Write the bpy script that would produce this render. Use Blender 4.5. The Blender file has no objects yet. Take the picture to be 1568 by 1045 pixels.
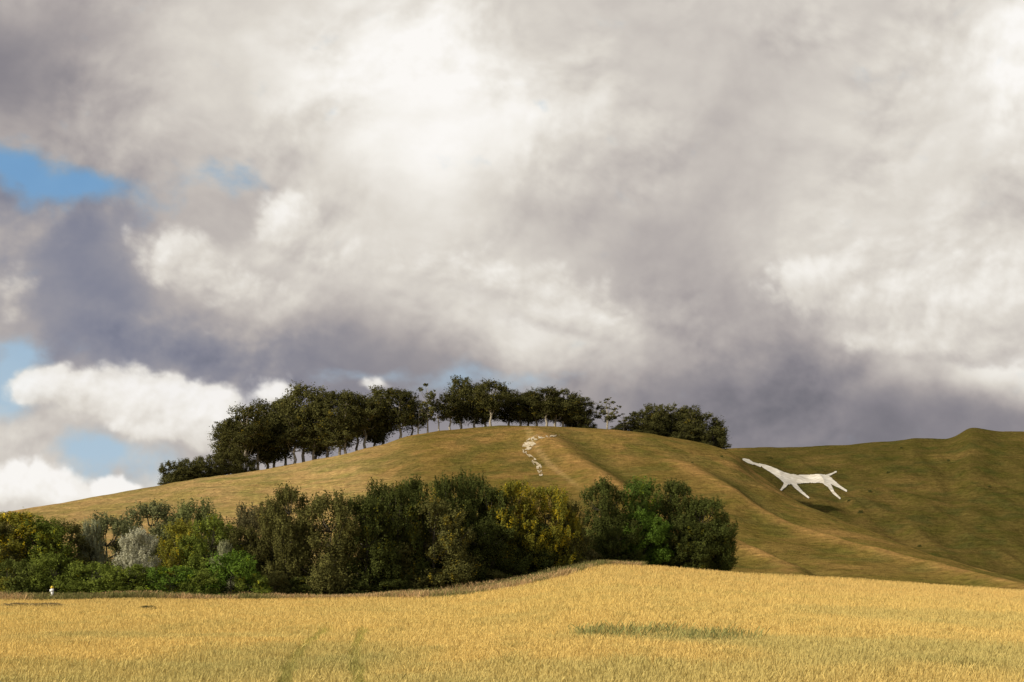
import bpy, math, numpy as np
from mathutils import Vector
rng = np.random.default_rng(7)
scene = bpy.context.scene
scene.view_settings.view_transform = 'Standard'
scene.view_settings.look = 'None'
scene.view_settings.exposure = 0

CAMZ = 2.5
# ------------------------------------------------------------------ numpy noise
_tab = np.random.default_rng(3).random((256, 256))
def vnoise(x, y):
    xi = np.floor(x).astype(int); yi = np.floor(y).astype(int)
    fx = x-xi; fy = y-yi
    fx = fx*fx*(3-2*fx); fy = fy*fy*(3-2*fy)
    a = _tab[xi & 255, yi & 255]; b = _tab[(xi+1) & 255, yi & 255]
    c = _tab[xi & 255, (yi+1) & 255]; d = _tab[(xi+1) & 255, (yi+1) & 255]
    return (a*(1-fx)+b*fx)*(1-fy)+(c*(1-fx)+d*fx)*fy
def fbm(x, y, o=4):
    s = 0; a = .5; t = 0
    for i in range(o):
        s = s+a*vnoise(x*2**i+17*i, y*2**i+31*i); t += a; a *= .5
    return s/t
_ang = np.random.default_rng(11).random((256, 256))*2*np.pi
_gx = np.cos(_ang); _gy = np.sin(_ang)
def perlin(x, y):
    xi = np.floor(x).astype(int); yi = np.floor(y).astype(int)
    fx = x-xi; fy = y-yi
    ux = fx**3*(fx*(fx*6-15)+10); uy = fy**3*(fy*(fy*6-15)+10)
    def g(i, j):
        a = (xi+i) & 255; b = (yi+j) & 255
        return _gx[a, b]*(fx-i)+_gy[a, b]*(fy-j)
    return ((g(0, 0)*(1-ux)+g(1, 0)*ux)*(1-uy)+(g(0, 1)*(1-ux)+g(1, 1)*ux)*uy)*1.5
def pf(x, y, o=5, gain=.5, bill=False):
    s = 0; a = 1.; t = 0; c, sn = math.cos(.6), math.sin(.6)
    for i in range(o):
        n = perlin(x+13.7*i, y-7.3*i)
        s = s+a*((2*np.sqrt(n*n+.004)-.5) if bill else n); t += a; a *= gain
        x, y = (x*c-y*sn)*2.03, (x*sn+y*c)*2.03
    return s/t

# ------------------------------------------------------------------ terrain (control table in image pixels seen from the camera:
# bearing b = 784+2000*x/y , elevation e = 895-2000*(z-2.5)/y , with distances in metres)
G = np.arange(-2400., 4400., 4.)
def tab(pts, sig=3):
    p = np.array(pts, float)
    v = np.interp(G, p[:, 0], p[:, 1])
    k = np.exp(-.5*(np.arange(-4*sig, 4*sig+1)/sig)**2); k /= k.sum()
    return np.convolve(np.pad(v, 4*sig, mode='edge'), k, 'valid')
EDGE_D = tab([(-600,120),(0,122),(400,128),(560,132),(740,140),(860,148),(920,152),(1000,156),(1130,160),(1300,170),(1568,180),(2200,190)], 6)
EDGE_E = tab([(-600,922),(0,918),(400,917),(560,916),(700,906),(800,889),(870,872),(920,863),(1000,867),(1130,878),(1300,888),(1568,906),(2200,930)], 4)
CR_D = tab([(-600,400),(0,430),(245,450),(440,470),(760,480),(1100,480),(1130,472),(1180,450),(1230,430),(1300,400),(1400,360),(1500,330),(1568,310),(1700,300),(2200,280)], 8)
CR_E = tab([(-2000,880),(-600,850),(-200,812),(0,785),(100,772),(245,748),(340,728),(440,712),(530,697),(590,684),(620,672),(680,660),(760,652),(830,653),(900,656),(1000,665),(1060,676),(1105,686),(1125,693),(1145,712),(1160,724),(1180,738),(1200,754),(1230,772),(1300,802),(1400,840),(1500,875),(1568,894),(1700,918),(2200,940)], 2)
BK_E = tab([(-2000,890),(0,840),(400,760),(800,700),(1000,692),(1100,689),(1200,687),(1300,682),(1370,677),(1400,673),(1450,674),(1464,669),(1484,656),(1498,656),(1530,661),(1568,661),(1700,668),(2200,700)], 1)
def lk(T, b): return np.interp(b, G, T)

def pchip(xs, ys, x):
    X = np.stack(xs, 1); Y = np.stack(ys, 1)
    h = np.diff(X, axis=1); d = np.diff(Y, axis=1)/h
    m = np.zeros_like(Y)
    w1 = 2*h[:, 1:]+h[:, :-1]; w2 = h[:, 1:]+2*h[:, :-1]
    ok = d[:, :-1]*d[:, 1:] > 0
    dd0 = np.where(ok, d[:, :-1], 1); dd1 = np.where(ok, d[:, 1:], 1)
    m[:, 1:-1] = np.where(ok, (w1+w2)/(w1/dd0+w2/dd1), 0)
    m[:, 0] = d[:, 0]; m[:, -1] = 0
    K = X.shape[1]
    idx = np.clip((x[:, None] >= X).sum(1)-1, 0, K-2)
    r = np.arange(len(x))
    x0 = X[r, idx]; hh = h[r, idx]; t = np.clip((x-x0)/hh, 0, 1)
    y0 = Y[r, idx]; y1 = Y[r, idx+1]; m0 = m[r, idx]*hh; m1 = m[r, idx+1]*hh
    return (2*t**3-3*t**2+1)*y0+(t**3-2*t**2+t)*m0+(-2*t**3+3*t**2)*y1+(t**3-t**2)*m1
def sst(x, a, b):
    t = np.clip((x-a)/(b-a), 0, 1); return t*t*(3-2*t)
RIDGES = [([240,300,350,400,440,465],[1215,1035,945,880,838,810],34,2.0),
          ([210,260,300,340,380,430],[1620,1440,1300,1190,1100,1020],40,2.0)]
def ridge_terms(b, y):
    out = []
    for yy, bb, w, a in RIDGES:
        s = (b-np.interp(y, yy, bb))/w
        f = sst(y, yy[0]-40, yy[0]+20)*(1-sst(y, yy[-1]-25, yy[-1]+5))
        out.append((s, f, a))
    return out
def height(x, y):
    x = np.atleast_1d(np.asarray(x, float)); y = np.atleast_1d(np.asarray(y, float))
    b = 784+2000*x/np.maximum(y, 40)
    ed = lk(EDGE_D, b); ee = lk(EDGE_E, b); cd = lk(CR_D, b); ce = lk(CR_E, b); be = lk(BK_E, b)
    ze = CAMZ+(895-ee)/2000*ed
    t = np.clip((y-25)/(ed-25), 0, 1)
    zf = ze*t**1.25
    vall = np.clip((b-1120)/60, 0, 1)
    e = pchip([ed, ed+40, ed+(cd-ed)*.45, ed+(cd-ed)*.75, cd, cd+55, cd+55+(700-cd-55)*.5, 700+0*b, 1500+0*b, 4000+0*b],
              [ee, ee+6, ee+(ce-ee)*.36, ee+(ce-ee)*.74, ce, ce+22-6*vall, np.maximum(ce+22-6*vall, be)*.45+be*.55, be, be+60, 892+0*b], y)
    zh = CAMZ+(895-e)/2000*y
    far = np.clip((y-ed-30)/120, 0, 1)
    comb = np.clip((y-cd-20)/60, 0, 1)*np.clip((b-1150)/100, 0, 1)*np.clip((690-y)/60, 0, 1)
    zh = zh+far*((fbm(x/45, y/45, 3)-.5)*2.6*np.clip((760-y)/60, .4, 1)+(fbm(x/9+5, y/9, 3)-.5)*.8)
    for s, f, a in ridge_terms(b, y):
        zh = zh+f*a*(np.exp(-s*s)-.8*np.exp(-(s-1.7)**2))
    zh = zh+comb*(np.abs(fbm(x/16+9, y/60, 2)-.5)*-6+.8)
    z = np.where(y < ed, zf, zh)
    z = z+(fbm(x/14, y/14, 2)-.5)*.25*np.clip(y/60, 0, 1)
    return z
def H1(x, y): return float(height(x, y)[0])

def mesh_np(name, V, F, mats=(), col=None, smooth=False, matidx=None):
    V = np.asarray(V, np.float32); F = np.asarray(F, np.int32)
    me = bpy.data.meshes.new(name)
    k = F.shape[1]
    me.vertices.add(len(V)); me.vertices.foreach_set('co', V.ravel())
    me.loops.add(F.size); me.loops.foreach_set('vertex_index', F.ravel())
    me.polygons.add(len(F)); me.polygons.foreach_set('loop_start', np.arange(0, F.size, k, dtype=np.int32))
    me.polygons.foreach_set('loop_total', np.full(len(F), k, np.int32))
    if smooth is not False:
        me.polygons.foreach_set('use_smooth', np.full(len(F), True) if smooth is True else smooth)
    for m in mats: me.materials.append(m)
    if matidx is not None: me.polygons.foreach_set('material_index', np.asarray(matidx, np.int32))
    if col is not None:
        a = me.color_attributes.new('tint', 'FLOAT_COLOR', 'POINT')
        c = np.ones((len(V), 4), np.float32); c[:, :3] = col
        a.data.foreach_set('color', c.ravel())
    me.update(calc_edges=True)
    return me
def obj(name, me):
    o = bpy.data.objects.new(name, me); scene.collection.objects.link(o); return o

# ------------------------------------------------------------------ materials
def newmat(name):
    m = bpy.data.materials.new(name); m.use_nodes = True
    nt = m.node_tree; nt.nodes.clear()
    return m, nt
def N(nt, typ, **kw):
    n = nt.nodes.new(typ)
    for k, v in kw.items():
        if k.startswith('i_'): n.inputs[int(k[2:])].default_value = v
        else: setattr(n, k, v)
    return n
def leaf_mat(name, trans=.28, objcol=True):
    m, nt = newmat(name)
    at = N(nt, 'ShaderNodeAttribute', attribute_name='tint')
    out = at.outputs['Color']
    if objcol:
        mul = N(nt, 'ShaderNodeMix', data_type='RGBA', blend_type='MULTIPLY'); mul.inputs[0].default_value = 1
        nt.links.new(out, mul.inputs[6])
        oi = N(nt, 'ShaderNodeObjectInfo'); nt.links.new(oi.outputs['Color'], mul.inputs[7])
        out = mul.outputs[2]
    p = N(nt, 'ShaderNodeBsdfDiffuse')
    nt.links.new(out, p.inputs[0])
    t = N(nt, 'ShaderNodeBsdfTranslucent'); nt.links.new(out, t.inputs[0])
    mx = N(nt, 'ShaderNodeMixShader'); mx.inputs[0].default_value = trans
    nt.links.new(p.outputs[0], mx.inputs[1]); nt.links.new(t.outputs[0], mx.inputs[2])
    o = N(nt, 'ShaderNodeOutputMaterial'); nt.links.new(mx.outputs[0], o.inputs[0])
    return m
LEAF = leaf_mat('foliage'); CROP = leaf_mat('crop_straw', .3, False)
def simple_mat(name, c1, c2, scale, rough=.9, bump=.3):
    m, nt = newmat(name)
    tc = N(nt, 'ShaderNodeTexCoord'); no = N(nt, 'ShaderNodeTexNoise'); no.inputs['Scale'].default_value = scale
    no.inputs['Detail'].default_value = 6
    nt.links.new(tc.outputs['Object'], no.inputs['Vector'])
    r = N(nt, 'ShaderNodeValToRGB'); r.color_ramp.elements[0].position = .35; r.color_ramp.elements[1].position = .65
    r.color_ramp.elements[0].color = (*c1, 1); r.color_ramp.elements[1].color = (*c2, 1)
    nt.links.new(no.outputs[0], r.inputs[0])
    p = N(nt, 'ShaderNodeBsdfPrincipled'); p.inputs['Roughness'].default_value = rough
    p.inputs['Specular IOR Level'].default_value = .2
    nt.links.new(r.outputs[0], p.inputs['Base Color'])
    b = N(nt, 'ShaderNodeBump'); b.inputs['Strength'].default_value = bump; b.inputs['Distance'].default_value = .1
    nt.links.new(no.outputs[0], b.inputs['Height']); nt.links.new(b.outputs[0], p.inputs['Normal'])
    o = N(nt, 'ShaderNodeOutputMaterial'); nt.links.new(p.outputs[0], o.inputs[0])
    return m
BARK = simple_mat('bark', (.22,.19,.14), (.44,.39,.30), 3)
BARKD = simple_mat('dark_bark', (.04,.035,.025), (.10,.085,.06), 3)
CHALK = simple_mat('chalk', (.44,.40,.32), (.66,.62,.54), .35)
CHALKP = simple_mat('chalk_track', (.30,.23,.12), (.52,.45,.33), .5)
PAINT = simple_mat('white_paint', (.72,.72,.70), (.8,.8,.78), 8)
YPAINT = simple_mat('yellow_paint', (.6,.45,.05), (.7,.5,.06), 8)

def terrain_mat():
    m, nt = newmat('grassland')
    L = nt.links.new
    at = N(nt, 'ShaderNodeAttribute', attribute_name='tint')
    geo = N(nt, 'ShaderNodeNewGeometry')
    def noise(scale, det, rough, vec=None):
        n = N(nt, 'ShaderNodeTexNoise'); n.inputs['Scale'].default_value = scale
        n.inputs['Detail'].default_value = det; n.inputs['Roughness'].default_value = rough
        L(vec if vec else geo.outputs['Position'], n.inputs['Vector']); return n.outputs[0]
    mp = N(nt, 'ShaderNodeMapping'); mp.inputs['Scale'].default_value = (.07, .07, 1.5)
    L(geo.outputs['Position'], mp.inputs['Vector'])
    terr = noise(1.0, 4, .65, mp.outputs[0])
    n2 = noise(.55, 5, .75); n3 = noise(.09, 6, .68)
    def mr(v, a, b, c, d):
        n = N(nt, 'ShaderNodeMapRange', i_1=a, i_2=b, i_3=c, i_4=d); L(v, n.inputs[0]); return n.outputs[0]
    def math2(op, a, b):
        n = N(nt, 'ShaderNodeMath', operation=op)
        for i, v in enumerate((a, b)):
            if isinstance(v, (int, float)): n.inputs[i].default_value = v
            else: L(v, n.inputs[i])
        return n.outputs[0]
    f = math2('MULTIPLY', mr(terr, .3, .7, .80, 1.2), mr(n2, .3, .7, .55, 1.45))
    vm = N(nt, 'ShaderNodeVectorMath', operation='SCALE'); L(at.outputs['Color'], vm.inputs[0]); L(f, vm.inputs['Scale'])
    mx = N(nt, 'ShaderNodeMix', data_type='RGBA', blend_type='MULTIPLY')
    L(mr(n3, .44, .60, 0, .7), mx.inputs[0]); L(vm.outputs[0], mx.inputs[6]); mx.inputs[7].default_value = (.70, .84, .62, 1)
    p = N(nt, 'ShaderNodeBsdfDiffuse'); p.inputs['Roughness'].default_value = .6
    L(mx.outputs[2], p.inputs[0])
    hsum = math2('ADD', math2('MULTIPLY', terr, .8), math2('MULTIPLY', n2, 1.2))
    b = N(nt, 'ShaderNodeBump'); b.inputs['Strength'].default_value = .9; b.inputs['Distance'].default_value = .9
    L(hsum, b.inputs['Height']); L(b.outputs[0], p.inputs['Normal'])
    o = N(nt, 'ShaderNodeOutputMaterial'); L(p.outputs[0], o.inputs[0])
    return m
GRASS = terrain_mat()

# ------------------------------------------------------------------ terrain mesh
def mixc(a, b, t): return a*(1-t[:, None])+np.asarray(b)[None, :]*t[:, None]
def vergeW(b): return 8+15*sst(b, 540, 680)*(1-sst(b, 860, 930))
def ground_col(x, y):
    b = 784+2000*x/np.maximum(y, 40)
    ed = lk(EDGE_D, b); cd = lk(CR_D, b)
    n = fbm(x/30, y/30, 4); n2 = fbm(x/8+40, y/8, 3)
    field = np.array([.52, .38, .12])
    c = np.tile(np.array([.165, .112, .031]), (len(x), 1))
    c = mixc(c, (.40, .265, .105), sst(b, 680, 500)*sst(n, .05, .4))
    c = mixc(c, (.25, .205, .075), sst(b, 680, 500)*sst(n2, .5, .7)*.55)
    c = mixc(c, (.28, .165, .055), sst(n, .48, .68)*.6*sst(b, 500, 640))
    c = mixc(c, (.115, .098, .026), sst(n2, .5, .7)*.6*sst(b, 500, 640))
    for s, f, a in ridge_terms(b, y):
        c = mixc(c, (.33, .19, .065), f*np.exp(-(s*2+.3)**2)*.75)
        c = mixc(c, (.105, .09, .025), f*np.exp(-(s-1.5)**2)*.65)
    tr = np.abs(b-np.interp(y, [330, 400, 440, 475], [905, 838, 812, 806]))
    c = mixc(c, (.38, .25, .11), (1-sst(tr, 2, 8))*sst(y, 330, 380)*(1-sst(y, 470, 480))*.5)
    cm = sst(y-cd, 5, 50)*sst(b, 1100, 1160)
    c = mixc(c, (.080, .062, .017), cm*.93)  # shadow over the horse hillside put into the ground colour as a darker tone
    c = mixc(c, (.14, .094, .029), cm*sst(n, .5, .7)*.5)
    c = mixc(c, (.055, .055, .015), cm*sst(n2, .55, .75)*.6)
    fm = 1-sst(y-ed, -1.0, 2.)
    c = c*(1-fm[:, None])+field*fm[:, None]
    W = vergeW(b)
    vg = sst(y-ed+W, 0, 3)*(1-sst(y-ed, 4, 12))*sst(b, 1000, 880)
    c = mixc(c, (.28, .22, .09), vg*.85)
    return c
ys = np.concatenate([np.arange(-60, 25, 5), np.arange(25, 200, 1.2), np.arange(200, 530, 1.6), np.arange(530, 760, 2.2), np.geomspace(760, 4000, 40)])
bs = np.concatenate([np.arange(-2200, -200, 50), np.arange(-200, 1800, 4), np.arange(1800, 4200, 50)])
YY, BB = np.meshgrid(ys, bs, indexing='ij')
XX = (BB-784)/2000*np.maximum(YY, 40)
xf = XX.ravel(); yf = YY.ravel()
zf = height(xf, yf)
nr, nc = YY.shape
def gridF(nr, nc):
    i = np.arange(nr*nc).reshape(nr, nc)
    return np.stack([i[:-1, :-1], i[:-1, 1:], i[1:, 1:], i[1:, :-1]], -1).reshape(-1, 4)
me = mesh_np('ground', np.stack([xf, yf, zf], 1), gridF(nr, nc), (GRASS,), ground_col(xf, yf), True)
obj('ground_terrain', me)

# ------------------------------------------------------------------ draped chalk figures
def seg_poly(p, widths):
    out = []
    for (a, wa), (c, wc) in zip(list(zip(p, widths))[:-1], list(zip(p, widths))[1:]):
        out.append((a, c, wa/2, wc/2))
    return out
def in_poly(X, Y, poly):
    ins = np.zeros(X.shape, bool); n = len(poly)
    for k in range(n):
        x1, y1 = poly[k]; x2, y2 = poly[(k+1) % n]
        c = ((y1 > Y) != (y2 > Y)) & (X < (x2-x1)*(Y-y1)/((y2-y1) if y2 != y1 else 1e-9)+x1)
        ins ^= c
    return ins
def in_seg(X, Y, s):
    (ax, ay), (cx, cy), r0, r1 = s
    dx, dy = cx-ax, cy-ay
    t = np.clip(((X-ax)*dx+(Y-ay)*dy)/(dx*dx+dy*dy), 0, 1)
    return np.hypot(X-ax-t*dx, Y-ay-t*dy) < r0*(1-t)+r1*t
def drape(name, polys, segs, dr, mat, step=.5, lift=.22, ragged=0):
    allp = [p for pl in polys for p in pl]+[q for s in segs for q in (s[0], s[1])]
    bx0 = min(p[0] for p in allp)-9; bx1 = max(p[0] for p in allp)+9
    by0 = min(p[1] for p in allp)-5; by1 = max(p[1] for p in allp)+5
    gb = np.arange(bx0, bx1, step); ge = np.arange(by0, by1, step)
    Bm, Em = np.meshgrid(gb, ge)
    nn = (fbm(Bm/4, Em/4, 2)-.5)*ragged
    M = np.zeros(Bm.shape, bool)
    for pl in polys: M |= in_poly(Bm+nn, Em+nn, pl)
    for s in segs: M |= in_seg(Bm+nn, Em+nn*.7, s)
    if ragged > 1.5: M &= fbm(Bm/3.5+7, Em/2.2, 3) > .48
    Dm = np.zeros(Bm.shape)
    D = np.linspace(dr[0], dr[1], 600)
    for j, b in enumerate(gb):
        z = height((b-784)/2000*D, D); ee = np.minimum.accumulate(895-2000*(z-CAMZ)/D)
        Dm[:, j] = np.interp(-ge, -ee, D)
    Xm = (Bm-784)/2000*Dm; Zm = height(Xm.ravel(), Dm.ravel()).reshape(Bm.shape)+lift
    idx = np.arange(Bm.size).reshape(Bm.shape)
    c = M[:-1, :-1]
    F = np.stack([idx[1:, :-1], idx[1:, 1:], idx[:-1, 1:], idx[:-1, :-1]], -1)[c]
    used, inv = np.unique(F, return_inverse=True)
    V = np.stack([Xm.ravel(), Dm.ravel(), Zm.ravel()], 1)[used]
    return obj(name, mesh_np(name, V, inv.reshape(-1, 4), (mat,), None, True))
body = [(1161,710),(1170,712),(1180,715),(1190,719),(1200,723.5),(1210,726.5),(1222,728),(1236,727.5),(1250,727),(1261,727),(1268,729),(1274,733),(1277,738),(1273,741),(1266,741.5),(1255,740),(1240,740),(1228,740.5),(1217,742),(1208,742.5),(1200,740),(1194,734.5),(1187,729),(1178,723),(1169,717.5)]
segs = []
segs += seg_poly([(1138,704),(1146,707),(1153,710.5)], [3,6,3.5])
segs += seg_poly([(1152,709.5),(1164,713.5)], [2.5,4.5])
segs += seg_poly([(1205,738),(1201,745),(1196,751)], [8,5,3])
segs += seg_poly([(1213,738),(1219,746),(1227,754),(1238,763)], [8,6,4,2.5])
segs += seg_poly([(1268,735),(1276,740),(1285,746),(1296,752.5)], [9,7,4,2.5])
segs += seg_poly([(1262,737),(1270,745),(1276,755),(1286,764)], [9,6,4,2.5])
segs += seg_poly([(1264,730),(1272,727),(1280,723)], [4,3,2])
drape('white_horse_hill_figure', [body], segs, (485, 700), CHALK, ragged=.8)
ps = seg_poly([(822,669),(814,677),(806,684),(803,691)], [6,14,13,7])+seg_poly([(816,704),(824,713),(828,728)], [7,9,5])+seg_poly([(805,691),(816,704)], [5,4])+seg_poly([(822,671),(856,667)], [3,2])
drape('chalk_path', [], ps, (300, 478), CHALKP, .5, .12, 2.5)

# ------------------------------------------------------------------ trees
def unit(v): return v/np.maximum(np.linalg.norm(v, axis=-1, keepdims=True), 1e-9)
def tube(path, rad, sides=6):
    path = np.asarray(path, float); V = []; F = []
    for k, p in enumerate(path):
        t = unit(path[min(k+1, len(path)-1)]-path[max(k-1, 0)])
        a = unit(np.cross(t, [0.3, 1, 0.1])); b = np.cross(t, a)
        th = np.arange(sides)*2*np.pi/sides
        V.append(p+rad[k]*(np.cos(th)[:, None]*a+np.sin(th)[:, None]*b))
    for k in range(len(path)-1):
        for s in range(sides):
            F.append((k*sides+s, k*sides+(s+1) % sides, (k+1)*sides+(s+1) % sides, (k+1)*sides+s))
    return np.concatenate(V), F
def tree_mesh(name, H, R, crown0, env, nlobe, lobeR, nleaf, leaf, seed, trunkR=.25, lean=0, yellow=0., up=1.2, trunks=1, csig=.32, stretch=1., bark=None):
    r = np.random.default_rng(seed)
    V = []; F = []; C = []; off = 0
    lobes = []
    for k in range(nlobe):
        t = crown0+(1-crown0)*(k+.5)/nlobe*r.uniform(.9, 1.05)
        s = (t-crown0)/(1-crown0)
        rad = R*env(min(s, .999))
        a = r.uniform(0, 2*np.pi) if k % 2 == 0 else a+np.pi+r.uniform(-.6, .6)
        q = np.sqrt(r.uniform(.2, 1))
        lr = R*lobeR*r.uniform(.7, 1.3)*(1-.35*s)
        c = np.array([np.cos(a)*max(rad-lr*.6, 0)*q+lean*s*H*.3, np.sin(a)*max(rad-lr*.6, 0)*q, min(t*H, H-lr*.8)])
        lobes.append((c, lr))
    for tk in range(trunks):
        bx = r.normal(0, .12*R*(trunks > 1), 2)
        top = np.array([lean*H*.2+bx[0]*.6, bx[1]*.6, H*.86])
        path = [np.array([bx[0], bx[1], -.8])+(top-np.array([bx[0], bx[1], 0]))*np.array([f, f, 1])*np.array([1, 1, f]) for f in np.linspace(0, 1, 7)]
        path = [p+np.append(r.normal(0, .035*R, 2), 0)*(k > 0) for k, p in enumerate(path)]
        v, f = tube(path, np.linspace(trunkR*1.2, trunkR*.2, 7), 7)
        V.append(v); F += [tuple(np.array(q)+off) for q in f]; off += len(v); C.append(np.full((len(v), 3), .5))
    pz = np.array(path)
    for c, lr in lobes:
        zz = max(c[2]-R*.55-H*.05, H*.12)
        k = int(np.clip(np.searchsorted(pz[:, 2], zz), 0, 6)); st = pz[k]
        mid = st*.45+c*.55+np.array([0, 0, -.06*H]); 
        v, f = tube([st, mid, c, c+(c-mid)*.5], [trunkR*.38, trunkR*.25, trunkR*.13, trunkR*.04], 5)
        V.append(v); F += [tuple(np.array(q)+off) for q in f]; off += len(v); C.append(np.full((len(v), 3), .5))
    nb = len(F)
    w = np.array([l[1]**2 for l in lobes]); w /= w.sum()
    per = 26; ncl = int(nleaf/per)
    li = r.choice(len(lobes), ncl, p=w)
    lc = np.array([l[0] for l in lobes])[li]; lr = np.array([l[1] for l in lobes])[li]
    d = unit(r.normal(size=(ncl, 3))+np.array([0, 0, .25]))
    cp = lc+d*lr[:, None]*r.uniform(.5, 1.12, (ncl, 1))*np.array([1, 1, .85])
    clr = r.uniform(.7, 1.3, ncl)
    hue = r.random(ncl)
    sig = csig*lr*r.uniform(.5, 1.1, ncl)
    ci = np.repeat(np.arange(ncl), per); n = len(ci)
    shoot = unit(d*.8+np.array([0, 0, up])+r.normal(0, .3, (ncl, 3)))
    pos = cp[ci]+r.normal(size=(n, 3))*sig[ci][:, None]*(.6/stretch**.6)+shoot[ci]*(r.uniform(-1, 1.6, n)*sig[ci]*stretch)[:, None]
    pos[:, 2] = np.maximum(pos[:, 2], .05+r.random(n)*.3)
    nrm = unit(d[ci]*.9+r.normal(size=(n, 3))*.55+np.array([0, 0, .25]))
    t1 = unit(np.cross(nrm, r.normal(size=(n, 3)))); t2 = np.cross(nrm, t1)
    L = leaf*r.uniform(.7, 1.3, (n, 1)); W = L*.62
    q = np.stack([pos-t1*L*.5, pos+t2*W*.5, pos+t1*L*.5, pos-t2*W*.5], 1).reshape(-1, 3)
    V.append(q)
    Fl = np.arange(n*4).reshape(n, 4)+off
    col = np.ones((n, 3))*(clr[ci]*r.uniform(.8, 1.2, n))[:, None]
    ym = ((hue[ci] < yellow) & (r.random(n) < .8))[:, None]
    col = np.where(ym, col*np.array([2.0, 1.6, .7]), col)
    C.append(np.repeat(col, 4, axis=0))
    Fa = np.concatenate([np.array(F), Fl]); mi = np.concatenate([np.zeros(nb), np.ones(n)])
    sm = np.concatenate([np.ones(nb, bool), np.zeros(n, bool)])
    return mesh_np(name, np.concatenate(V), Fa, (bark or BARK, LEAF), np.concatenate(C), sm, mi)

env_h = lambda s: (0.92+.08*s/.35) if s < .35 else max(0, 1-((s-.35)/.65)**2.4)**.55
env_b = lambda s: max(.1, (1-(2*s-.9)**2*.8))**.5 if s < .9 else .45
HT = [tree_mesh('hedgerow_tree_mesh%d' % k, 10, 4, .02, env_h, 52, .29, 36000, .19, 20+k, .16, 0, y, 1.9, 1, .30, 1.7, BARKD)
      for k, y in enumerate([0, .04, .1, .3, 0])]
SH = [tree_mesh('shrub_mesh%d' % k, 4, 2.6, .02, env_h, 22, .34, 13000, .16, 50+k, .06, 0, y, 1.0, 2, .3, 1.1, BARKD)
      for k, y in enumerate([0, .12, .03])]
BT = [tree_mesh('beech_mesh%d' % k, 20, 6, c0, env_b, nl, .40, 13000, .46, 70+k, .34, ln, .05, .5, 1, .34)
      for k, (c0, nl, ln) in enumerate([(.28, 28, .1), (.38, 24, .2), (.20, 30, 0)])]
ST = [tree_mesh('sparse_tree_mesh', 18, 4.5, .30, env_b, 20, .28, 4600, .42, 91, .26, .1, .1, .6, 1, .3)]

def place(name, me, b, etop, wpx, D, H, R, color, rot=None, ebase=None, sink=0):
    x = (b-784)/2000*D; zg = H1(x, D)-sink
    zt = CAMZ+(895-etop)/2000*D
    o = obj(name, me); o.location = (x, D, zg)
    s = wpx/2000*D/(2*R)
    o.scale = (s, s, max((zt-zg)/H, .1))
    o.rotation_euler = (0, 0, rng.uniform(0, 6.28) if rot is None else rot)
    o.color = (*color, 1)
    return o
dk = (.074, .086, .022); ol = (.120, .116, .035); bg = (.155, .19, .034); gy = (.19, .20, .085); br = (.12, .102, .036)
yg = (.20, .19, .03)
T = [
 (-90,800,170,132,0,bg),(20,786,150,134,3,yg),(95,800,110,137,1,ol),(60,796,120,133,2,bg),(-20,800,120,131,1,ol),
 (165,790,110,142,4,gy),(235,774,120,150,0,gy),(300,770,110,146,4,(.16,.175,.06)),(275,800,90,136,2,yg),(325,793,105,134,2,bg),
 (385,776,90,147,4,(.15,.135,.06)),(425,772,100,140,1,br),(370,810,80,134,0,ol),
 (440,750,90,134,0,ol),(505,758,120,133,4,ol),(560,762,110,135,1,dk),
 (585,742,90,140,4,dk),(635,738,100,142,0,dk),(690,730,90,146,1,dk),(720,727,76,149,4,dk),(610,748,90,138,2,dk),
 (665,768,120,138,2,ol),(750,750,96,147,0,dk),(790,739,100,148,3,yg),(835,747,96,150,3,yg),(868,770,75,152,2,ol),(745,800,110,143,4,dk),(815,800,100,149,1,dk),
 (925,736,84,159,4,dk),(978,735,96,163,2,(.08,.12,.023)),(1030,740,95,165,0,dk),(1075,763,96,163,4,(.08,.095,.024)),(985,785,96,160,0,(.10,.165,.024)),(1062,800,100,161,1,dk),(1095,800,66,162,0,dk),(945,790,80,158,0,dk),
]
for b, e, w, D, v, c in T:
    place('hedgerow_tree', HT[v], b, e, w*1.12, D, 10, 4, np.array(c)*rng.uniform(.85, 1.15))
place('whitebeam_tree', HT[4], 212, 812, 78, 130, 10, 4, (.46,.45,.32))
place('whitebeam_tree', HT[1], 140, 798, 50, 138, 10, 4, (.28,.29,.17))
place('whitebeam_tree', HT[0], 345, 832, 44, 131, 10, 4, (.34,.35,.20))
S = [(-60,862,80,127,1,bg),(20,858,90,126,0,(.11,.13,.03)),(85,850,90,127,2,bg),(150,862,90,126,0,bg),(205,866,90,126,2,bg),(262,868,90,125.5,1,(.12,.19,.03)),
     (310,872,80,126,0,bg),(360,846,84,127,2,(.13,.21,.03)),(385,880,60,126,1,bg),(420,876,60,130,0,ol),(475,884,70,131,1,dk),(540,890,60,132,0,dk),(600,884,70,134,2,dk),(650,880,60,136,0,ol),
     (700,866,70,139,1,dk),(745,872,60,141,2,ol),(790,862,60,144,0,dk),(860,842,60,151,0,ol),(888,838,50,153,2,(.14,.125,.05)),(905,845,40,156,0,ol),(8,885,60,125,1,yg),(120,890,60,124.5,2,bg),(180,893,50,124.5,0,bg)]
for b, e, w, D, v, c in S:
    place('shrub', SH[v], b, e, w*1.15, D, 4, 2.6, np.array(c)*rng.uniform(.85, 1.15))

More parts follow.
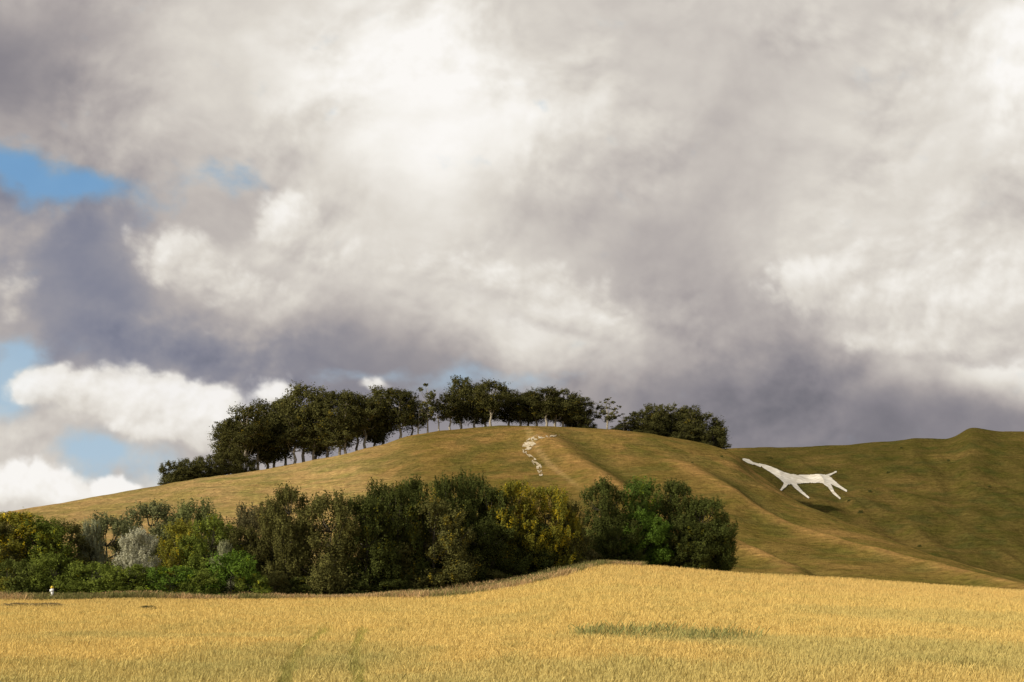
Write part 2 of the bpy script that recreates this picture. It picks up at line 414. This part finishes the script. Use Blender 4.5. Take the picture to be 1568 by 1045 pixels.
BC = (.092, .090, .029)
bt = [(352,648,64),(375,624,66),(408,616,68),(436,613,60),(466,592,70),(500,597,66),(530,600,64),(560,604,62),(585,592,66),(612,600,60),(632,612,50),
      (705,578,50),(728,588,54),(752,588,56),(780,596,54),(808,600,52),(836,598,56),(862,600,56),(884,610,50),
      (365,650,64),(395,648,64),(420,640,64),(450,640,64),(485,630,66),(520,640,64),(548,625,60),(575,630,60),(480,618,60),(690,602,46),(742,606,56),(795,612,56),(850,612,60),(875,618,56),(820,616,56)]
for k, (b, e, w) in enumerate(bt):
    dc = float(lk(CR_D, b))
    place('beech_tree', BT[k % 3], b, e+rng.uniform(-5, 3), w*1.15, dc+rng.uniform(3, 24), 20, 6, np.array(BC)*rng.uniform(.7, 1.3), sink=.3)
for b, e, w in [(655,588,46),(672,604,40),(930,609,48),(640,618,40),(955,634,34)]:
    place('ash_tree', ST[0], b, e, w, float(lk(CR_D, b))+6, 18, 4.5, (.13,.13,.05))
for b, e, w in [(985,628,50),(1002,619,54),(1030,621,60),(1058,622,56),(1082,634,52),(1100,646,40),(965,645,36),(880,622,44),(1015,630,60),(1045,632,60)]:
    place('beech_tree', BT[2], b, e, w*1.1, float(lk(CR_D, b))+rng.uniform(8, 20), 20, 6, np.array(BC)*rng.uniform(.8, 1.2), sink=3.5)
for b, e, w in [(262,706,34),(285,703,38),(310,700,40),(332,694,40),(355,690,40),(372,700,40),(275,715,50),(300,712,50),(1000,650,60),(1050,652,60),(1090,660,44),(900,640,30),(945,652,26)]:
    place('hilltop_shrub', SH[0], b, e, w*1.2, float(lk(CR_D, b))+6, 4, 2.6, np.array(BC)*rng.uniform(.8, 1.2), sink=.3)
for b, e, w, D in [(1318,783,9,520),(1332,770,7,560),(1360,742,6,600),(1300,776,6,540),(1408,792,7,470),(1180,700,5,640),(1452,720,6,620),(1515,760,6,560),(1380,700,5,660),(1105,700,6,440),(1060,712,5,420)]:
    x = (b-784)/2000*D; o = obj('scrub_bush', SH[1]); o.location = (x, D, H1(x, D)-.2)
    s = w/2000*D/5.2; o.scale = (s, s, s*.7); o.color = (.10, .11, .035, 1)

# ------------------------------------------------------------------ crop
def blades(name, x, y, h, w, col, mat, lean=.25):
    n = len(x); z = height(x, y)
    a = rng.uniform(0, np.pi*2, n); ca = np.cos(a)*w/2; sa = np.sin(a)*w/2
    lx = rng.normal(.08, lean, n)*h; ly = rng.normal(0, lean, n)*h
    V = np.stack([np.stack([x-ca, y-sa, z-.03], 1), np.stack([x+ca, y+sa, z-.03], 1),
                  np.stack([x+lx+ca*.7, y+ly+sa*.7, z+h*.93], 1), np.stack([x+lx*1.15-ca*.5, y+ly*1.15-sa*.5, z+h], 1)], 1).reshape(-1, 3)
    F = np.arange(n*4).reshape(n, 4)
    return obj(name, mesh_np(name, V, F, (mat,), np.repeat(col, 4, axis=0)))
n = 720000
y = 14*(178/14)**(rng.random(n)**.8); b = rng.uniform(-200, 1800, n)
x = (b-784)/2000*np.maximum(y, 40)
bq = 784+2000*x/np.maximum(y, 40); ed = lk(EDGE_D, bq)
rag = (fbm(x/6+3, y*0+1, 3)-.5)*5
keep = y < ed-1-(vergeW(bq)-3)*sst(b, 950, 850)+rag*sst(b, 1000, 880)
tx = -5.6-(y-33)*.115+np.sin(y/9)*.25
tram = np.minimum(np.abs(x-tx), np.abs(x-tx-1.8))
trm = (tram < .24+.3*(fbm(x*0+2, y/2, 2)-.4)) & (y < 62)
tram2 = np.minimum(np.abs(y-93-.12*x), np.abs(y-96-.12*x))
trm2 = (tram2 < .5) & (x > 6)
keep &= ~(trm & (rng.random(n) < .35))
x, y, b, trm, trm2 = x[keep], y[keep], b[keep], trm[keep], trm2[keep]; n = len(x)
pn = fbm(x/11, y/11, 4); pn2 = fbm(x/1.3+9, y/2, 3)
h = (.31+.16*(pn2-.5)+rng.normal(0, .03, n))*(1+.15*(pn-.5))
h = np.where(trm, h*.7, h); h = np.where(trm2, h*.6, h)
col = np.tile(np.array([.68, .50, .17]), (n, 1))*rng.uniform(.76, 1.24, n)[:, None]
g = sst(pn, .44, .70)*sst(y, 130, 40)
col = mixc(col, (.47, .42, .16), g*.6)
col = mixc(col, (.66, .44, .16), sst(y, 70, 150)*.5)
col = mixc(col, (.42, .37, .13), sst(pn2, .60, .8)*.4)
col = np.where((trm | trm2)[:, None], col*np.array([.70, .80, .68]), col)
grp = ((x+6.6)/4.5)**2+((y-40)/9)**2
col = mixc(col, (.38, .35, .13), sst(-grp, -1.4, -.2)*.5)
wd = ((x-5.5)/3.8)**2+((y-47)/3.6)**2
col = mixc(col, (.34, .33, .12), sst(-wd, -1.8, -.3)*.55*sst(pn2, .3, .6))
blades('barley_crop', x, y, np.clip(h, .12, 1), .008+.00018*y, col, CROP)

m = 2000
a = rng.uniform(0, 6.28, m); q = np.sqrt(rng.random(m))
x = 5.5+np.cos(a)*q*3.4; y = 47+np.sin(a)*q*2.8
k = fbm(x/1.1, y/1.1, 2) > .52; x, y = x[k], y[k]
blades('weed_patch', x, y, rng.uniform(.25, .6, len(x)), np.full(len(x), .02), np.array([.28,.28,.10])*rng.uniform(.5, 1.4, (len(x), 1)), CROP, .35)
m = 110000
b = rng.uniform(-300, 985, m); ed = lk(EDGE_D, b); x0 = (b-784)/2000*ed
fr = rng.random(m)
y = ed+3-fr*(vergeW(b)+4)+(fbm(x0/6+3, x0*0+1, 3)-.5)*4; x = (b-784)/2000*y
c = np.where(rng.random((m, 1)) < .7, np.array([[.54, .36, .18]]), np.array([[.34, .28, .11]]))*rng.uniform(.6, 1.3, (m, 1))
pt = fbm(x/9, y/3.5, 4)
c = c*(1-(sst(pt, .45, .58)*.95)[:, None]*np.array([[.62, .48, .62]]))
blades('dry_grass_verge', x, y, rng.uniform(.2, .7, m)*(.2+1.5*fbm(x/5, y/3, 3)), np.full(m, .04), c, CROP, .35)
place('field_shrub', SH[1], 225, 934, 36, 92, 4, 2.6, (.18,.16,.07))
place('field_shrub', SH[0], 30, 940, 60, 96, 4, 2.6, (.36,.28,.15))
place('field_shrub', SH[2], 75, 943, 50, 97, 4, 2.6, (.34,.26,.13))
for b, e, w, D in [(640,903,22,128),(700,899,16,128),(740,893,26,130),(790,884,18,136),(850,874,30,140),(900,858,24,149)]:
    place('verge_bush', SH[1], b, e, w, D, 4, 2.6, (.24,.21,.09))

px, py = (80-784)/2000*117, 117
zg = H1(px, py)
root = bpy.data.objects.new('marker_post', None); scene.collection.objects.link(root); root.location = (px, py, zg)
def box(nm, sx, sy, z0, z1, mat, top=1.0):
    V = [(-sx, -sy, z0), (sx, -sy, z0), (sx, sy, z0), (-sx, sy, z0), (-sx*top, -sy*top, z1), (sx*top, -sy*top, z1), (sx*top, sy*top, z1), (-sx*top, sy*top, z1)]
    Fc = [(3,2,1,0),(4,5,6,7),(0,1,5,4),(1,2,6,5),(2,3,7,6),(3,0,4,7)]
    o = obj(nm, mesh_np(nm, V, Fc, (mat,))); o.parent = root; return o
box('post', .10, .10, -.3, 1.15, PAINT); box('cap', .14, .14, 1.15, 1.35, YPAINT, .5); box('plate', .19, .015, .85, 1.05, PAINT).location = (0, -.118, 0)

# ------------------------------------------------------------------ sun
sd = Vector((-.76, -.48, .45)).normalized()
sl = bpy.data.lights.new('sun', 'SUN'); sl.energy = 5.0; sl.angle = math.radians(.5); sl.color = (1, .90, .74)
so = bpy.data.objects.new('sun', sl); scene.collection.objects.link(so); so.rotation_euler = sd.to_track_quat('Z', 'Y').to_euler()
so.location = (-60, -60, 80)

# ------------------------------------------------------------------ cloud bank (sky dome section, real mesh 8 km away)
def cols(a, b, s): return np.arange(a, b, s)
bc = np.concatenate([784-np.geomspace(5200, 830, 60), cols(-44, 1620, 1.9), 784+np.geomspace(840, 5200, 60)])
ec = np.concatenate([895-np.geomspace(4200, 920, 50), cols(-22, 800, 1.9), cols(800, 1100, 20)])
Ec, Bc = np.meshgrid(ec, bc, indexing='ij')
X = Bc.ravel(); Y = Ec.ravel()
gx = [-130,0,130,260,390,520,650,780,910,1040,1170,1300,1430,1568,1700]
gy = [-120,0,100,200,300,400,490,560,620,700,800]
Lg = np.array([
 [165,165,170,190,205,210,210,205,200,195,195,200,205,220,215],
 [160,162,170,192,210,224,224,206,202,197,198,202,210,238,228],
 [124,128,148,190,216,234,255,234,202,192,194,202,220,246,220],
 [162,162,168,190,202,220,246,238,218,196,192,206,220,230,222],
 [134,140,136,167,196,204,228,202,184,184,190,208,210,200,204],
 [162,162,130,185,190,210,214,208,176,170,196,222,220,216,212],
 [152,162,130,148,168,156,192,224,206,164,158,202,226,230,215],
 [146,144,134,130,136,132,136,168,192,156,134,148,188,220,205],
 [190,185,190,166,142,132,138,144,150,130,116,114,122,134,138],
 [200,205,190,190,160,145,138,138,128,118,112,112,114,122,128],
 [200,205,200,190,170,150,140,136,130,120,114,114,116,122,126]], float)
def bspl(u, v):
    iu = np.clip(np.searchsorted(gx, u)-1, 0, len(gx)-2); iv = np.clip(np.searchsorted(gy, v)-1, 0, len(gy)-2)
    gxa = np.array(gx, float); gya = np.array(gy, float)
    fu = np.clip((u-gxa[iu])/(gxa[iu+1]-gxa[iu]), 0, 1); fv = np.clip((v-gya[iv])/(gya[iv+1]-gya[iv]), 0, 1)
    def w(f, k):
        return [-.5*f+f*f-.5*f**3, 1-2.5*f*f+1.5*f**3, .5*f+2*f*f-1.5*f**3, -.5*f*f+.5*f**3][k]
    o = 0
    for a in range(4):
        for c in range(4):
            o = o+w(fv, a)*w(fu, c)*Lg[np.clip(iv+a-1, 0, len(gy)-1), np.clip(iu+c-1, 0, len(gx)-1)]
    return o
sx = 45*pf(X/320, Y/260, 2, .4); sy = 35*pf(X/320+40, Y/260+9, 2, .4)
wx = sx+48*pf(X/150+8, Y/130, 6, .52); wy = sy+44*pf(X/150+60, Y/130+3, 6, .52)
Xw, Yw = X+wx, Y+wy; Xs, Ys = X+sx, Y+sy
Lm = bspl(Xw, Yw)
def relief(A, B, sc, o, d, seed, g=.5):
    return pf(A/sc+seed, B/(sc*.85), o, g)-pf((A+d)/sc+seed, (B+d*1.3)/(sc*.85), o, g)
bil = pf(Xs/190+3, Ys/150, 5, .5, True)
r1 = relief(Xs, Ys, 170, 6, 18, 21, .52)
r2 = relief(Xs, Ys, 60, 5, 6, 55)
lump = sst(pf(X/260+77, Y/220+5, 3), -.25, .3)
Lm = Lm+3+bil*15+(r1*44+r2*14)*(.3+.8*lump)
Lm = np.where(Lm < 145, 145-(145-Lm)*.74, Lm)
def blob(lst, X, Y):
    o = 0
    for cx, cy, rx, ry, rot, a in lst:
        c, s = math.cos(math.radians(rot)), math.sin(math.radians(rot))
        dx, dy = X-cx, Y-cy
        o = o+a*np.exp(-((dx*c+dy*s)/rx)**2-((-dx*s+dy*c)/ry)**2)
    return o
Hm = blob([(115,292,125,38,6,1.1),(5,245,70,44,0,.95),(325,268,64,32,20,.55),(15,555,58,42,0,.98),(180,712,100,42,0,1.05),(750,578,150,22,3,.66),(560,585,70,16,0,.5),(10,625,60,50,0,.9),(838,165,14,46,-22,.35),(-500,300,200,200,0,.8),(2300,200,300,300,0,.8)], Xw, Yw)
hm = sst(Hm+.6*pf(Xs/90, Ys/70, 6, .55), .18, 1.05)*.90
tq = sst(Y, 220, 620)[:, None]
blue = np.array([112,160,205.])*(1-tq)+np.array([170,196,216.])*tq
ax = pf(X/95+5, Y/85, 6, .54); ay = pf(X/95+70, Y/85+4, 6, .54)
PB = [(440,322,56,44,20,1.2),(490,385,85,42,20,.8),(265,395,95,52,10,.95),(390,445,110,36,10,.65),(640,400,110,66,10,.6),(830,450,140,62,12,.95),(930,505,70,34,15,.6),
      (1250,445,115,50,5,.85),(1330,375,100,50,0,.6),(1450,480,160,66,5,1.1),(1568,440,120,80,0,.9),(1400,530,150,24,4,.5),
      (25,450,55,48,0,.8),(175,600,145,42,6,1.1),(300,640,90,50,0,1.0),(60,590,60,30,0,.7),(40,745,76,42,4,1.35),(100,770,45,26,0,.9),(190,756,40,20,0,1.25),(255,770,60,16,0,.6),(350,655,60,34,0,.7),(432,595,40,22,0,.9),(575,585,36,14,0,.8),
      (430,515,60,20,0,.35),(310,520,50,18,0,.35),(200,655,60,24,0,.5)]
def dens(A, B):
    X2 = A+24*ax+sx*.25; Y2 = B+22*ay+sy*.25
    return blob(PB, X2, Y2)+.38*pf((A+sx*.5)/75, (B+sy*.5)/65, 6, .52, True)
dB = dens(X, Y)
dO = dens(X-14, Y-20)
mB = sst(dB, .38, .84)
low = sst(Y, 560, 620)*sst(X, 520, 380)
edge = np.clip((dB-dO), -.6, .6)
LB = 209+low*20+edge*46+r2*18+sst(dB, .5, 1.2)*9
LB = LB-24*np.exp(-((X-30)/90)**2-((Y-450)/70)**2)
tl = np.array([70,105,130,160,190,215,240,255.])
TR = np.array([72,108,136,168,196,220,243,252.]); TG = np.array([74,107,132,161,189,214,239,249.]); TB = np.array([87,115,138,160,183,205,232,245.])
def tone(Lv): return np.stack([np.interp(Lv, tl, TR), np.interp(Lv, tl, TG), np.interp(Lv, tl, TB)], 1)
Cc = tone(Lm)
bl = (sst(X, 800, 100)*sst(180-Lm, 0, 60)*sst(Y, 200, 350))[:, None]
Cc = Cc*(1-bl*np.array([[.06,.01,-.07]]))
Cc = Cc*(1-hm[:, None])+blue*hm[:, None]
Cc = Cc*(1-mB[:, None]*.93)+tone(LB)*mB[:, None]*.93
Cc = np.clip(Cc, 40, 252)/255
lin = np.where(Cc <= .04045, Cc/12.92, ((Cc+.055)/1.055)**2.4)
dirv = unit(np.stack([(X-784)/2000, np.ones_like(X), (895-Y)/2000], 1))*8000
SKY, snt = newmat('cloud_sky')
at = N(snt, 'ShaderNodeAttribute', attribute_name='tint'); em = N(snt, 'ShaderNodeEmission'); so_ = N(snt, 'ShaderNodeOutputMaterial')
snt.links.new(at.outputs['Color'], em.inputs[0]); snt.links.new(em.outputs[0], so_.inputs[0])
SKY.cycles.emission_sampling = 'NONE'
obj('sky', mesh_np('sky', dirv, gridF(*Ec.shape), (SKY,), lin, True))

w = bpy.data.worlds.new('World'); scene.world = w; w.use_nodes = True
nt = w.node_tree; nt.nodes.clear(); L = nt.links.new
sky = nt.nodes.new('ShaderNodeTexSky'); sky.sky_type = 'NISHITA'; sky.sun_disc = False
sky.sun_elevation = math.asin(sd.z); sky.sun_rotation = math.atan2(sd.x, sd.y)
bgs = nt.nodes.new('ShaderNodeBackground'); L(sky.outputs[0], bgs.inputs[0]); bgs.inputs[1].default_value = .10
bcl = nt.nodes.new('ShaderNodeBackground'); bcl.inputs[0].default_value = (.60, .57, .54, 1); bcl.inputs[1].default_value = 1
tc = nt.nodes.new('ShaderNodeTexCoord'); no = nt.nodes.new('ShaderNodeTexNoise'); no.inputs['Scale'].default_value = 2.2; no.inputs['Detail'].default_value = 4
L(tc.outputs['Generated'], no.inputs['Vector'])
mr = nt.nodes.new('ShaderNodeMapRange'); mr.inputs[1].default_value = .40; mr.inputs[2].default_value = .55; L(no.outputs[0], mr.inputs[0])
m1 = nt.nodes.new('ShaderNodeMixShader'); L(mr.outputs[0], m1.inputs[0]); L(bgs.outputs[0], m1.inputs[1]); L(bcl.outputs[0], m1.inputs[2])
ow = nt.nodes.new('ShaderNodeOutputWorld'); L(m1.outputs[0], ow.inputs[0])

# ------------------------------------------------------------------ camera
cam = bpy.data.cameras.new('camera'); cam.sensor_width = 36; cam.lens = 2000/1568*36
cam.shift_y = (895-522.5)/1568; cam.clip_end = 12000; cam.clip_start = .5
co = bpy.data.objects.new('camera', cam); scene.collection.objects.link(co)
co.location = (0, 0, CAMZ); co.rotation_euler = (math.radians(90), 0, 0)
scene.camera = co
